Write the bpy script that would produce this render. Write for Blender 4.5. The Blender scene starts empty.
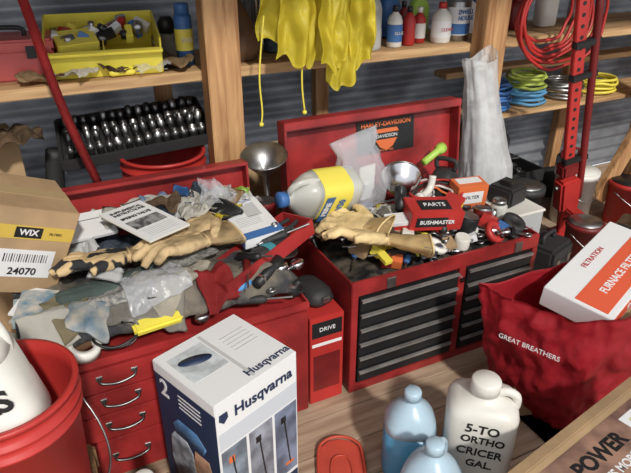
import bpy, bmesh, math, random
from mathutils import Matrix, Vector, Euler, noise
rad=math.radians
random.seed(7)
SC=bpy.context.scene
# ------------------------------------------------------------------ materials
def M(name,col,rough=.5,metal=0,bump=0,bs=60,var=0,vs=6,trans=0,alpha=1,coat=0,col2=None,ior=1.45):
    m=bpy.data.materials.new(name);m.use_nodes=True;nt=m.node_tree;p=nt.nodes['Principled BSDF']
    p.inputs['Base Color'].default_value=(*col,1);p.inputs['Roughness'].default_value=rough
    p.inputs['Metallic'].default_value=metal;p.inputs['Transmission Weight'].default_value=trans
    p.inputs['Alpha'].default_value=alpha;p.inputs['Coat Weight'].default_value=coat;p.inputs['IOR'].default_value=ior
    tc=nt.nodes.new('ShaderNodeTexCoord')
    if var or col2:
        n=nt.nodes.new('ShaderNodeTexNoise');n.inputs['Scale'].default_value=vs;n.inputs['Detail'].default_value=6
        nt.links.new(tc.outputs['Object'],n.inputs['Vector'])
        r=nt.nodes.new('ShaderNodeValToRGB');r.color_ramp.elements[0].position=.38;r.color_ramp.elements[1].position=.62
        c2=col2 if col2 else tuple(c*(1-var) for c in col)
        r.color_ramp.elements[0].color=(*c2,1);r.color_ramp.elements[1].color=(*col,1)
        nt.links.new(n.outputs['Fac'],r.inputs['Fac']);nt.links.new(r.outputs['Color'],p.inputs['Base Color'])
    if bump:
        n=nt.nodes.new('ShaderNodeTexNoise');n.inputs['Scale'].default_value=bs;n.inputs['Detail'].default_value=5
        nt.links.new(tc.outputs['Object'],n.inputs['Vector'])
        b=nt.nodes.new('ShaderNodeBump');b.inputs['Strength'].default_value=bump;b.inputs['Distance'].default_value=.01
        nt.links.new(n.outputs['Fac'],b.inputs['Height']);nt.links.new(b.outputs['Normal'],p.inputs['Normal'])
    return m
def woodmat(name,c1,c2,axis='X',sc=1.0,plank=0,rough=.7):
    m=bpy.data.materials.new(name);m.use_nodes=True;nt=m.node_tree;p=nt.nodes['Principled BSDF'];p.inputs['Roughness'].default_value=rough
    tc=nt.nodes.new('ShaderNodeTexCoord');mp=nt.nodes.new('ShaderNodeMapping')
    s={'X':(2,26,26),'Y':(26,2,26),'Z':(26,26,2)}[axis];mp.inputs['Scale'].default_value=tuple(v*sc for v in s)
    nt.links.new(tc.outputs['Object'],mp.inputs['Vector'])
    n=nt.nodes.new('ShaderNodeTexNoise');n.inputs['Scale'].default_value=1.5;n.inputs['Detail'].default_value=8;n.inputs['Distortion'].default_value=.6
    nt.links.new(mp.outputs[0],n.inputs['Vector'])
    r=nt.nodes.new('ShaderNodeValToRGB');r.color_ramp.elements[0].position=.33;r.color_ramp.elements[1].position=.66
    r.color_ramp.elements[0].color=(*c1,1);r.color_ramp.elements[1].color=(*c2,1)
    nt.links.new(n.outputs['Fac'],r.inputs['Fac']);nt.links.new(r.outputs['Color'],p.inputs['Base Color'])
    b=nt.nodes.new('ShaderNodeBump');b.inputs['Strength'].default_value=.3;b.inputs['Distance'].default_value=.005
    nt.links.new(n.outputs['Fac'],b.inputs['Height']);nt.links.new(b.outputs['Normal'],p.inputs['Normal'])
    return m
red=M('red_enamel',(.40,.032,.032),.42,coat=.1,var=.5,vs=6,bump=.06)
redd=M('red_enamel_dark',(.22,.018,.018),.45,var=.4)
redpl=M('red_plastic',(.50,.035,.03),.42,var=.22)
redbag=M('red_paper',(.56,.03,.045),.42,var=.14,vs=4,bump=.7,bs=14)
blk=M('black',(.018,.018,.019),.42,var=.3)
blkr=M('black_rubber',(.028,.028,.029),.6,bump=.2)
chrome=M('chrome',(.66,.66,.68),.25,1)
steel=M('steel',(.48,.48,.48),.38,1,var=.35,vs=20)
dksteel=M('dark_steel',(.18,.18,.18),.32,.9,var=.4,vs=20)
trim=M('aluminium_trim',(.46,.44,.42),.35,.6,var=.3,vs=12)
white=M('white_card',(.74,.74,.74),.5)
whpl=M('white_plastic',(.76,.74,.68),.38,var=.12)
natpl=M('natural_plastic',(.72,.72,.66),.3,trans=.3,var=.12)
paper=M('paper',(.72,.70,.63),.7,bump=.1,var=.12)
greyc=M('grey_cloth',(.42,.39,.34),.9,bump=.6,bs=90,var=.4)
tealc=M('teal_cloth',(.08,.11,.10),.9,bump=.6,bs=90,var=.4)
brownc=M('brown_cloth',(.26,.17,.10),.9,bump=.6,bs=60,var=.5)
jeans=M('denim',(.15,.19,.25),.9,bump=.6,bs=120,var=.4)
redc=M('red_cloth',(.45,.035,.035),.85,bump=.4,var=.3)
yelw=M('yellow_raincoat',(.90,.76,.07),.42,var=.18,vs=9,bump=.3,bs=25)
yel=M('yellow_plastic',(.84,.72,.09),.42,var=.12)
yellab=M('yellow_label',(.8,.68,.10),.45)
blue=M('blue_print',(.05,.15,.38),.45)
navy=M('navy_print',(.016,.03,.075),.45)
orange=M('orange_print',(.68,.16,.05),.45)
green=M('green_plastic',(.40,.62,.10),.4)
card=M('cardboard',(.46,.31,.17),.8,var=.2,vs=8,bump=.1)
leather=M('tan_leather',(.80,.60,.30),.75,bump=.5,bs=45,var=.28,vs=14)
leath2=M('glove_leather',(.62,.45,.24),.75,bump=.5,bs=50,var=.5,vs=16)
brleather=M('brown_leather',(.18,.10,.055),.6,bump=.5,bs=20,var=.4)
blueliq=M('blue_fluid',(.09,.28,.45),.25,var=.12,vs=3)
bluetop=M('pale_blue_plastic',(.42,.56,.66),.3)
clearbag=M('clear_polythene',(.82,.85,.90),.16,bump=1,bs=14,alpha=.30)
poly=M('milky_polythene',(.84,.86,.87),.2,bump=1,bs=22,alpha=.50,var=.2,vs=12)
glass=M('lens_glass',(.85,.85,.75),.08,trans=.6)
galv=M('galvanised',(.40,.41,.43),.42,.4,var=.45,vs=4)
lgrey=M('light_grey_print',(.5,.5,.5),.6)
woodp=woodmat('post_wood',(.32,.15,.06),(.60,.35,.16),'Z')
woods=woodmat('shelf_wood',(.36,.20,.09),(.64,.42,.21),'X')
woodf=woodmat('floor_wood',(.30,.20,.13),(.50,.37,.26),'X')
wooddk=woodmat('dark_wood',(.12,.06,.03),(.3,.17,.08),'X')
# ------------------------------------------------------------------ builder
def TX(loc=(0,0,0),rot=(0,0,0)): return Matrix.Translation(loc)@Euler([rad(a) for a in rot]).to_matrix().to_4x4()
class O:
    def __init__(s,name): s.name=name;s.bm=bmesh.new();s.mats=[];s.T=Matrix.Identity(4)
    def add(s,bm,mat,Mx,smooth=False):
        if mat not in s.mats: s.mats.append(mat)
        i=s.mats.index(mat)
        for f in bm.faces: f.material_index=i;f.smooth=smooth
        bmesh.ops.transform(bm,matrix=s.T@Mx,verts=bm.verts)
        me=bpy.data.meshes.new('tmp');bm.to_mesh(me);bm.free();s.bm.from_mesh(me);bpy.data.meshes.remove(me)
    def box(s,size,loc,mat,rot=(0,0,0),bev=0,seg=2):
        bm=bmesh.new();bmesh.ops.create_cube(bm,size=1);bmesh.ops.scale(bm,vec=size,verts=bm.verts)
        if bev: bmesh.ops.bevel(bm,geom=list(bm.edges),offset=bev,segments=seg,affect='EDGES')
        s.add(bm,mat,TX(loc,rot),False)
    def bb(s,a,b,mat,bev=0):
        s.box([abs(b[i]-a[i]) for i in range(3)],[(a[i]+b[i])/2 for i in range(3)],mat,bev=bev)
    def cyl(s,r1,r2,h,loc,mat,rot=(0,0,0),seg=24):
        bm=bmesh.new();bmesh.ops.create_cone(bm,cap_ends=True,segments=seg,radius1=r1,radius2=r2,depth=h)
        s.add(bm,mat,TX(loc,rot),False)
    def loft(s,secs,mat,loc=(0,0,0),rot=(0,0,0),seg=28,cap=True,fn=None):
        bm=bmesh.new();rings=[]
        for sec in secs:
            z,rx,ry=sec[0],sec[1],sec[2];n=sec[3] if len(sec)>3 else 2;cx=sec[4] if len(sec)>4 else 0;cy=sec[5] if len(sec)>5 else 0
            ring=[]
            for k in range(seg):
                a=2*math.pi*k/seg;c,d=math.cos(a),math.sin(a)
                x=math.copysign(abs(c)**(2/n),c)*rx+cx;y=math.copysign(abs(d)**(2/n),d)*ry+cy
                v=Vector((x,y,z))
                if fn: v=fn(v,a)
                ring.append(bm.verts.new(v))
            rings.append(ring)
        for i in range(len(rings)-1):
            for k in range(seg):
                bm.faces.new((rings[i][k],rings[i][(k+1)%seg],rings[i+1][(k+1)%seg],rings[i+1][k]))
        if cap:
            bm.faces.new(rings[0][::-1]);bm.faces.new(rings[-1])
        s.add(bm,mat,TX(loc,rot),True)
    def lathe(s,prof,mat,loc=(0,0,0),rot=(0,0,0),seg=32,cap=True):
        s.loft([(z,max(r,.0005),max(r,.0005)) for r,z in prof],mat,loc,rot,seg,cap)
    def tube(s,pts,r,mat,seg=8,closed=False,sub=5,loc=(0,0,0),rot=(0,0,0)):
        P=[Vector(p) for p in pts];n=len(P);C=[]
        rr=r if isinstance(r,(list,tuple)) else [r]*n
        if n==2 and not closed: C=[P[0],P[1]];R=[rr[0],rr[1]]
        else:
            R=[];rng=n if closed else n-1
            for i in range(rng):
                g=lambda k:P[k%n] if closed else P[max(0,min(n-1,k))]
                p0,p1,p2,p3=g(i-1),g(i),g(i+1),g(i+2)
                for j in range(sub):
                    t=j/sub
                    C.append(.5*((2*p1)+(p2-p0)*t+(2*p0-5*p1+4*p2-p3)*t*t+(3*p1-p0-3*p2+p3)*t**3))
                    R.append(rr[i]*(1-t)+rr[(i+1)%n]*t)
            if not closed: C.append(P[-1]);R.append(rr[-1])
        bm=bmesh.new();rings=[];m=len(C);up=None
        for i in range(m):
            a=C[(i+1)%m] if closed or i<m-1 else C[i];b=C[i-1] if closed or i>0 else C[i]
            d=(a-b);d=d.normalized() if d.length>1e-9 else Vector((0,0,1))
            if up is None: up=Vector((0,0,1)) if abs(d.z)<.9 else Vector((1,0,0))
            sd=d.cross(up)
            if sd.length<1e-6: sd=d.orthogonal()
            sd.normalize();up=sd.cross(d).normalized()
            rings.append([bm.verts.new(C[i]+(sd*math.cos(2*math.pi*k/seg)+up*math.sin(2*math.pi*k/seg))*R[i]) for k in range(seg)])
        for i in range(m if closed else m-1):
            A,B=rings[i],rings[(i+1)%m]
            for k in range(seg): bm.faces.new((A[k],A[(k+1)%seg],B[(k+1)%seg],B[k]))
        if not closed: bm.faces.new(rings[0][::-1]);bm.faces.new(rings[-1])
        s.add(bm,mat,TX(loc,rot),True)
    def sheet(s,fn,nu,nv,mat,th=.002,loc=(0,0,0),rot=(0,0,0),smooth=True):
        bm=bmesh.new();g=[[bm.verts.new(fn(i/nu,j/nv)) for j in range(nv+1)] for i in range(nu+1)]
        for i in range(nu):
            for j in range(nv): bm.faces.new((g[i][j],g[i+1][j],g[i+1][j+1],g[i][j+1]))
        if th: bmesh.ops.solidify(bm,geom=list(bm.faces),thickness=-th)
        s.add(bm,mat,TX(loc,rot),smooth)
    def ball(s,r,loc,mat,sc=(1,1,1),rot=(0,0,0),seg=20):
        bm=bmesh.new();bmesh.ops.create_uvsphere(bm,u_segments=seg,v_segments=seg//2,radius=r);bmesh.ops.scale(bm,vec=sc,verts=bm.verts)
        s.add(bm,mat,TX(loc,rot),True)
    def poly(s,pts,th,mat,loc=(0,0,0),rot=(0,0,0),bev=0):
        bm=bmesh.new();a=[bm.verts.new((x,y,0)) for x,y in pts];f=bm.faces.new(a)
        r=bmesh.ops.extrude_face_region(bm,geom=[f]);bmesh.ops.translate(bm,vec=(0,0,th),verts=[v for v in r['geom'] if isinstance(v,bmesh.types.BMVert)])
        bmesh.ops.recalc_face_normals(bm,faces=bm.faces)
        s.add(bm,mat,TX(loc,rot),False)
    def text(s,body,size,loc,mat,rot=(0,0,0),ext=.0006,sh=0,w=0):
        cu=bpy.data.curves.new('tx','FONT');cu.body=body;cu.size=size;cu.extrude=ext;cu.align_x='CENTER';cu.align_y='CENTER';cu.shear=sh;cu.offset=w;cu.resolution_u=3
        ob=bpy.data.objects.new('tx',cu);me=ob.to_mesh();bm=bmesh.new();bm.from_mesh(me);ob.to_mesh_clear()
        bpy.data.objects.remove(ob);bpy.data.curves.remove(cu)
        s.add(bm,mat,TX(loc,rot),False)
    def done(s,loc=(0,0,0),rot=(0,0,0),parent=None,sc=1):
        me=bpy.data.meshes.new(s.name);s.bm.to_mesh(me);s.bm.free()
        for m in s.mats: me.materials.append(m)
        ob=bpy.data.objects.new(s.name,me);bpy.context.collection.objects.link(ob)
        ob.location=loc;ob.rotation_euler=[rad(a) for a in rot];ob.scale=(sc,)*3
        if parent: ob.parent=parent
        return ob
def nz(x,y,z=0): return noise.noise(Vector((x,y,z)))
# ------------------------------------------------------------------ room
o=O('floor');y=-1.2
while y<2.62:
    o.bb((-1.6,y,-.03),(4.6,y+.138,0),woodf,bev=.002);y+=.142
o.bb((-1.6,-1.2,-.06),(4.6,2.62,-.032),blk);o.done()
o=O('wall_back')
def wf(u,v):
    z=2.3*v;return Vector((-1.6+6.2*u,2.64+.014*math.sin(z*2*math.pi/.076),z))
o.sheet(wf,6,240,galv,.002);o.done()
o=O('ceiling_light_blocker');o.bb((-1.6,.75,2.3),(4.6,2.7,2.34),wooddk);o.done()  # unseen slab added overhead to darken the interior, front left open for sun
o=O('wall_left_light_blocker');o.bb((-1.65,.4,0),(-1.6,2.7,2.3),galv);o.done()  # out of view, added to cut ambient light from the left
o=O('wall_right_light_blocker');o.bb((4.6,.4,0),(4.65,2.7,2.3),wooddk);o.done()  # unseen side panel, added to reduce light from the right
o=O('wooden_shelving')
o.bb((-1.5,2.19,.965),(3.9,2.36,1.003),woods,.003);o.bb((-1.5,2.365,.965),(3.9,2.61,1.0),woods,.003)
for x0,x1 in((.60,.725),(1.84,1.965),(3.05,3.17)): o.bb((x0,2.10,0),(x1,2.188,2.3),woodp,.003)
for x0 in(.5,1.25,2.3,2.9): o.bb((x0,2.56,0),(x0+.07,2.61,.965),woodp,.003)
o.bb((1.97,2.5,.76),(3.9,2.61,.79),woods,.003)
o.bb((1.97,2.26,.595),(3.9,2.55,.615),woods,.003)
o.box((.09,.04,1.1),(3.0,2.05,.6),woodp,rot=(0,28,0),bev=.003)
o.done()
# ------------------------------------------------------------------ right tool chest
def chest_right():
    o=O('tool_chest');x0,x1,y0,y1,h=.82,1.62,1.41,1.9,.46
    t=.006
    o.bb((x0,y0+.012,.03),(x0+t,y1,h),red,.002);o.bb((x1-t,y0+.012,.03),(x1,y1,h),red,.002)
    o.bb((x0,y1-t,.03),(x1,y1,h),red);o.bb((x0,y0+.01,.0),(x1,y1,.03),redd,.003)
    o.bb((x0,y0+.01,.39),(x1,y1,.395),redd)
    o.bb((x0,y0,.405),(x1,y0+.014,h),red,.003)
    o.bb((x0,y0,.0),(x1,y0+.012,.035),red,.002)
    o.bb((x0,y0,.035),(x0+.025,y0+.012,.405),red,.002);o.bb((x1-.025,y0,.035),(x1,y0+.012,.405),red,.002)
    o.bb((1.255,y0-.001,.035),(1.285,y0+.012,.405),red,.002)
    o.bb((x0+.02,y0+.02,.03),(x1-.02,y0+.03,.4),blk)
    def col(a,b,n):
        z=.04;hh=(.40-z)/n
        for i in range(n):
            zz=z+i*hh
            o.bb((a,y0-.006,zz+.003),(b,y0+.014,zz+hh-.004),blk,.002)
            o.bb((a+.002,y0-.015,zz+hh-.012),(b-.002,y0-.005,zz+hh-.006),trim,.001)
            o.bb((a+.002,y0-.016,zz+hh-.015),(b-.002,y0-.012,zz+hh-.007),trim)
    col(.85,1.25,6);col(1.29,1.59,6)
    o.cyl(.011,.011,.01,(1.27,y0-.004,.36),chrome,(90,0,0))
    o.tube([(x0-.002,1.58,.27),(x0-.03,1.59,.262),(x0-.03,1.72,.262),(x0-.002,1.73,.27)],.006,redd)
    for x in(.95,1.5): o.bb((x,y0-.006,.41),(x+.035,y0,.45),steel,.002)
    L=TX((x0,y1+.004,h-.002),(-6,0,0));o.T=L
    w=x1-x0;H=.385
    o.bb((0,.06,0),(w,.068,H),red,.002)
    o.bb((0,0,0),(.010,.066,H),red,.002);o.bb((w-.010,0,0),(w,.066,H),red,.002)
    o.bb((0,0,H-.012),(w,.066,H),red,.003);o.bb((0,0.02,0),(w,.066,.01),redd)
    o.bb((.0,-.004,H-.03),(w,.004,H),red,.003)
    o.bb((.03,.054,.03),(w-.03,.06,H-.05),red,.002)
    o.bb((.33,.050,.20),(.60,.0545,.335),blk)
    o.poly([(-.065,.01),(-.05,.035),(.05,.035),(.065,.01),(.03,-.04),(0,-.055),(-.03,-.04)],.003,orange,loc=(.465,.050,.262),rot=(90,0,0))
    o.box((.15,.003,.026),(.465,.0465,.268),blk);o.text('DAVIDSON',.02,(.465,.044,.268),white,(90,0,0))
    o.text('HARLEY-DAVIDSON',.026,(.465,.049,.317),orange,(90,0,0),w=.0006);o.text('SINCE 1903',.014,(.465,.049,.208),orange,(90,0,0))
    o.T=Matrix.Identity(4)
    for x in(.9,1.22,1.54): o.cyl(.007,.007,.05,(x,y1+.004,h),chrome,(0,90,0))
    o.tube([(x0+.015,1.7,.44),(x0+.02,1.93,.62)],.004,steel)
    return o.done()
chest_right()
# ------------------------------------------------------------------ left tool chest
def chest_left():
    o=O('tool_chest');x0,x1,y0,y1,h=-.15,.66,1.395,1.87,.45
    o.bb((x0,y0+.01,.0),(x1,y1,.43),red,.004)
    o.bb((x0,y0+.01,.43),(x0+.006,y1,h),red);o.bb((x1-.006,y0+.01,.43),(x1,y1,h),red);o.bb((x0,y1-.006,.43),(x1,y1,h),red)
    o.bb((x0,y0-.002,.425),(x1,y0+.012,h),red,.003)
    zs=[(.345,.42),(.265,.34),(.17,.26),(.02,.165)]
    for a,b in zs:
        for xa,xb in((-.135,.20),(.215,.40)):
            o.bb((xa,y0-.008,a),(xb,y0+.012,b),red,.003)
            xm=(xa+xb)/2 if xa>0 else .07;zc=(a+b)/2+.005;w=.048
            o.tube([(xm-w,y0-.008,zc+.006),(xm-w*.9,y0-.022,zc-.002),(xm,y0-.026,zc-.010),(xm+w*.9,y0-.022,zc-.002),(xm+w,y0-.008,zc+.006)],.0042,dksteel)
            o.bb((xm-w-.008,y0-.011,zc+.0),(xm-w+.010,y0-.007,zc+.014),steel,.001);o.bb((xm+w-.010,y0-.011,zc),(xm+w+.008,y0-.007,zc+.014),steel,.001)
    o.bb((.415,y0-.008,.02),(x1-.008,y0+.012,.42),red,.004)
    o.bb((.44,y0-.011,.05),(x1-.03,y0-.006,.385),red,.004)
    o.cyl(.012,.012,.008,(.47,y0-.012,.36),chrome,(90,0,0))
    o.T=TX((x0,y1+.004,h-.002),(-5,0,0));w=x1-x0;H=.29
    o.bb((0,.05,0),(w,.056,H),red,.002);o.bb((0,0,0),(.008,.055,H),red,.002);o.bb((w-.008,0,0),(w,.055,H),red,.002);o.bb((0,0,H-.012),(w,.056,H),red,.003)
    o.T=Matrix.Identity(4)
    return o.done()
chest_left()
# ------------------------------------------------------------------ heap surface (left)
def HL(x,y):
    a=max(0,1-abs((x-.2)/.50)**3);b=max(0,1-abs((y-1.65)/.27)**3)
    return .455+.115*min(1,a*1.6)*min(1,b*1.4)+.010*nz(x*9,y*9,3)
def cloth(name,cx,cy,w,d,rot,mat,off=.01,amp=.012,fr=14,seed=0,th=.002,H=HL,nu=44,nv=30,wav=.15):
    o=O(name);c,s_=math.cos(rad(rot)),math.sin(rad(rot))
    def f(u,v):
        lx=(u-.5)*w*(1+wav*nz(v*3,seed,1));ly=(v-.5)*d*(1+wav*nz(u*3,seed,5))
        x=cx+lx*c-ly*s_;y=cy+lx*s_+ly*c
        z=H(x,y)+off+abs(nz(lx*fr+seed,ly*fr*.5,seed))*amp*2+amp*.6*nz(lx*fr*2.5,ly*fr*2.5,seed+9)
        return Vector((x,y,z))
    o.sheet(f,nu,nv,mat,th);return o.done()
newsp=M('newsprint',(.62,.60,.55),.8,col2=(.25,.25,.25),vs=90)
glossy=M('magazine_cover',(.55,.50,.42),.35,col2=(.12,.22,.3),vs=22)
o=O('rag_pile')
def rp(u,v):
    x=-.145+.80*u;y=1.412+.445*v;return Vector((x,y,HL(x,y)+.012*nz(x*20,y*20,1)-.004))
o.sheet(rp,70,44,M('mixed_rags',(.38,.33,.26),.9,col2=(.08,.08,.09),vs=9,bump=.6),.004);o.done()
cloth('work_rag',.17,1.465,.24,.12,-12,greyc,.012,.014,seed=1)
cloth('work_rag',.0,1.48,.13,.12,20,M('khaki_cloth',(.42,.36,.22),.9,bump=.5,var=.3),.014,.012,seed=2)
cloth('work_rag',.27,1.50,.20,.13,30,M('cream_cloth',(.62,.57,.47),.9,bump=.5,var=.3),.024,.014,seed=3)
cloth('newspaper_page',.13,1.50,.18,.11,-8,newsp,.024,.006,seed=23,th=.001)
cloth('newspaper_page',-.07,1.44,.13,.09,12,paper,.016,.006,seed=24,th=.001)
cloth('newspaper_page',.03,1.44,.10,.07,-22,glossy,.026,.004,seed=27,th=.001)
cloth('newspaper_page',.33,1.57,.18,.11,22,newsp,.034,.006,seed=28,th=.001)
cloth('plastic_wrap',.22,1.475,.18,.10,10,clearbag,.036,.012,seed=25,th=.0008)
o=O('work_trousers')
def wt(v,a): n=1+.18*nz(v.z*16,math.cos(a)*2,math.sin(a)*2);return Vector((v.x*n,v.y*n+.012*math.sin(v.z*14),v.z))
o.loft([(-.19,.016,.022),(-.17,.022,.032),(-.08,.026,.038),(0,.024,.034),(.09,.026,.038),(.17,.023,.034),(.19,.016,.022)],tealc,rot=(0,90,0),seg=28,fn=wt)
o.done((.15,1.545,.580),(0,0,4))
cloth('work_rag',.385,1.45,.10,.10,10,redc,.014,.02,seed=5)
cloth('work_rag',.1,1.79,.36,.16,-5,jeans,.012,.015,seed=6)
cloth('work_rag',.45,1.76,.26,.2,25,greyc,.016,.02,seed=7)
o=O('magazine_stack')
cms=[paper,M('olive_cover',(.25,.28,.12),.5),white,M('brown_cover',(.32,.2,.12),.5),glossy,paper,M('grey_cover',(.42,.52,.55),.4,var=.4,vs=15),white,glossy]
for i,rz in enumerate([12,20,5,16,-4,9,22,-2,12]):
    o.box((.18,.12,.008),(.006*(i%3),.008*(i%2),i*.0082),cms[i],rot=(1.5*(i%2),0,rz-26),bev=.001)
o.done((-.065,1.54,.505),(6,6,0))
# ------------------------------------------------------------------ gloves
def glove(name,loc,rot,mat,cuffmat,curl=.25,flip=1,sc=1.0,cufflen=.09,splay=1.0,cuffw=1.0,vox=.0032):
    o=O(name)
    o.loft([(-.055,.030,.012,2.4),(-.03,.040,.015,2.6),(.0,.046,.017,2.8),(.03,.046,.016,2.8),(.052,.042,.013,2.6)],mat,rot=(0,90,0),seg=24,
        fn=lambda v,a:Vector((v.y*1.0,v.x*1.0,v.z)))
    fs=[(.036,.064,9),(.013,.075,3),(-.012,.069,-4),(-.035,.054,-12)]
    for i,(y,l,an) in enumerate(fs):
        an=an*splay*flip;y=y*flip;c,s_=math.cos(rad(an)),math.sin(rad(an));cu=curl*(1+.35*((i*7)%3-1))
        p=[(.04,y,0)]
        for t,zz in((.35,.004),(.7,-.02*cu),(1,-.06*cu)):
            p.append((.045+l*t*c*(1-.1*cu*t),y+l*t*s_,zz+.004))
        o.tube(p,[.0120,.0115,.0112,.009],mat,seg=10,sub=3)
    f=flip
    o.tube([(-.03,.03*f,0),(-.005,.052*f,.002),(.02,.070*f,.002),(.042,.080*f,-.004)],[.016,.0145,.0130,.010],mat,seg=10,sub=3)
    ob=o.done(loc,rot);ob.scale=(sc,)*3
    r=ob.modifiers.new('fuse','REMESH');r.mode='VOXEL';r.voxel_size=vox;r.use_smooth_shade=True
    sm=ob.modifiers.new('soft','SMOOTH');sm.iterations=3;sm.factor=.5
    tx=bpy.data.textures.new('wr','CLOUDS');tx.noise_scale=.018
    d=ob.modifiers.new('wrinkle','DISPLACE');d.texture=tx;d.strength=.006;d.mid_level=.5
    c=O('cuff')
    def fc(u,v):
        a=2*math.pi*u;t=v;wy=(.032+.026*t*cuffw)+.003*math.sin(a*3+2);hz=.014+.010*t*cuffw
        return Vector((-.045-cufflen*t+.004*math.sin(a*2),wy*math.cos(a),hz*math.sin(a)+.003*nz(a,t*4,2)))
    c.sheet(fc,36,12,cuffmat,.0022)
    c.tube([(-.045-cufflen+.004*math.sin(a*2),(.032+.026*cuffw+.003*math.sin(3*a+2))*math.cos(a),(.014+.010*cuffw)*math.sin(a)) for a in [2*math.pi*k/16 for k in range(16)]],.0028,cuffmat,closed=True,seg=6,sub=2)
    c.tube([(-.047,.034*math.cos(a),.0155*math.sin(a)) for a in [2*math.pi*k/16 for k in range(16)]],.002,leath2,closed=True,seg=6,sub=2)
    c.done(parent=ob);return ob
# ------------------------------------------------------------------ tool makers
def screwdriver(o,T,hm,l=.1):
    s=o.T;o.T=s@T
    o.loft([(0,.008,.008),(.01,.0135,.0135),(.05,.012,.012),(.08,.0135,.0135),(.092,.008,.008)],hm,rot=(0,90,0),seg=12)
    o.cyl(.0032,.0032,l,(.09+l/2,0,0),steel,(0,90,0),seg=10);o.T=s
def wrench(o,T,l=.16):
    s=o.T;o.T=s@T
    o.box((l,.013,.006),(0,0,0),steel,bev=.002)
    pts=[]
    for k in range(18):
        a=math.pi*.18+k*(2*math.pi-.36*math.pi)/17;pts.append((.017*math.cos(a),.017*math.sin(a)))
    pts+=[(.004,-.006),(-.005,0),(.004,.006)]
    o.poly(pts,.007,steel,loc=(l/2+.012,0,-.0035))
    o.tube([(-l/2-.01+.012*math.cos(a),.012*math.sin(a),0) for a in [k*math.pi/5 for k in range(10)]],.004,steel,closed=True,seg=6,sub=2)
    o.T=s
def pliers(o,T,hm):
    s=o.T;o.T=s@T
    for f in(1,-1):
        o.tube([(.0,0,0),(-.03,.012*f,0),(-.08,.024*f,0),(-.13,.018*f,0)],[.006,.008,.008,.007],hm,seg=8)
        o.tube([(-.005,-.004*f,0),(.015,.010*f,0),(.05,.002*f,0)],[.008,.009,.003],steel,seg=8)
    o.cyl(.009,.009,.016,(0,0,0),steel);o.T=s
def socket(o,T,r=.012,h=.03,m=None):
    s=o.T;o.T=s@T
    o.lathe([(0,0),(r,0),(r,h),(r*.75,h),(r*.7,h*.4),(0,h*.4)],m or dksteel,seg=16);o.T=s
def ratchet(o,T,hm=None):
    s=o.T;o.T=s@T
    o.loft([(0,.011,.011),(.02,.014,.014),(.09,.012,.012),(.1,.008,.008)],hm or blk,rot=(0,90,0),seg=12)
    o.tube([(.1,0,0),(.19,0,0)],.007,chrome);o.loft([(-.011,.018,.016),(-.006,.024,.019),(.006,.024,.019),(.011,.018,.016)],chrome,loc=(.21,0,0),seg=18);o.T=s
def can(o,T,r,h,body,top,lab=None):
    s=o.T;o.T=s@T
    o.lathe([(0,0),(r*.96,0),(r,.004),(r,h-.004),(r*.96,h),(r*.94,h-.003),(0,h-.003)],body,seg=24)
    if lab: o.lathe([(r+.0006,h*.15),(r+.0008,h*.85)],lab,seg=24,cap=False)
    o.cyl(r*.9,r*.9,.004,(0,0,h-.001),top);o.T=s
def bottle(o,T,r,h,body,capm,lab=None,sq=2,rr=None):
    s=o.T;o.T=s@T;q=rr or r
    o.loft([(0,r*.9,q*.9,sq),(.006,r,q,sq),(h*.62,r,q,sq),(h*.74,r*.8,q*.8,sq),(h*.82,r*.4,q*.4+.002,2),(h*.86,r*.36,r*.36,2)],body)
    o.lathe([(0,h*.85),(r*.42,h*.85),(r*.42,h*.99),(r*.34,h),(0,h)],capm,seg=18)
    if lab: o.loft([(h*.14,r+.001,q+.001,sq),(h*.56,r+.001,q+.001,sq)],lab,cap=False)
    o.T=s
def jug(o,T,body,capm,h=.30,r=.076,lab=None,up=None,q=None,n=3.2):
    s=o.T;o.T=s@T;q=q or r;up=up or body
    o.loft([(0,r*.88,q*.88,n),(.008,r*.98,q*.98,n),(.02,r,q,n),(h*.30,r,q,n),(h*.31,r*.985,q*.985,n),(h*.58,r*.985,q*.985,n)],body,seg=32)
    o.loft([(h*.58,r*.985,q*.985,n),(h*.66,r*.93,q*.93,2.8),(h*.76,r*.72,q*.74,2.4,.0),(h*.84,r*.45,q*.46,2),(h*.88,r*.27,r*.27,2),(h*.93,r*.25,r*.25,2)],up,seg=32)
    o.lathe([(0,h*.90),(r*.32,h*.90),(r*.33,h*.98),(r*.28,h),(0,h)],capm,seg=20)
    o.tube([(r*.2,0,h*.86),(r*.55,0,h*.885),(r*.86,0,h*.80),(r*.92,0,h*.66),(r*.86,0,h*.55)],[.010,.0115,.0115,.012,.012],up,seg=10)
    o.T=s
def rndtools(o,n,x0,x1,y0,y1,z0,dz,seed,hs=None,kinds=1.0):
    R=random.Random(seed);hs=hs or [redd,blk,blkr,blue,blk,blkr,yel]
    for i in range(n):
        T=TX((R.uniform(x0,x1),R.uniform(y0,y1),z0+dz*i/n),(R.uniform(-8,8),R.uniform(-10,10),R.uniform(0,360)))
        k=R.random()
        if k<.16: screwdriver(o,T,R.choice(hs),R.uniform(.05,.08))
        elif k<.34: wrench(o,T,R.uniform(.07,.12))
        elif k<.46: pliers(o,T@TX((.05,0,0)),R.choice(hs))
        elif k<.92: socket(o,T@TX((0,0,0),(R.choice((0,90)),0,0)),R.uniform(.010,.020),R.uniform(.025,.05),R.choice([dksteel,steel,blk]))
        else: ratchet(o,T@TX((-.1,0,0)))
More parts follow.
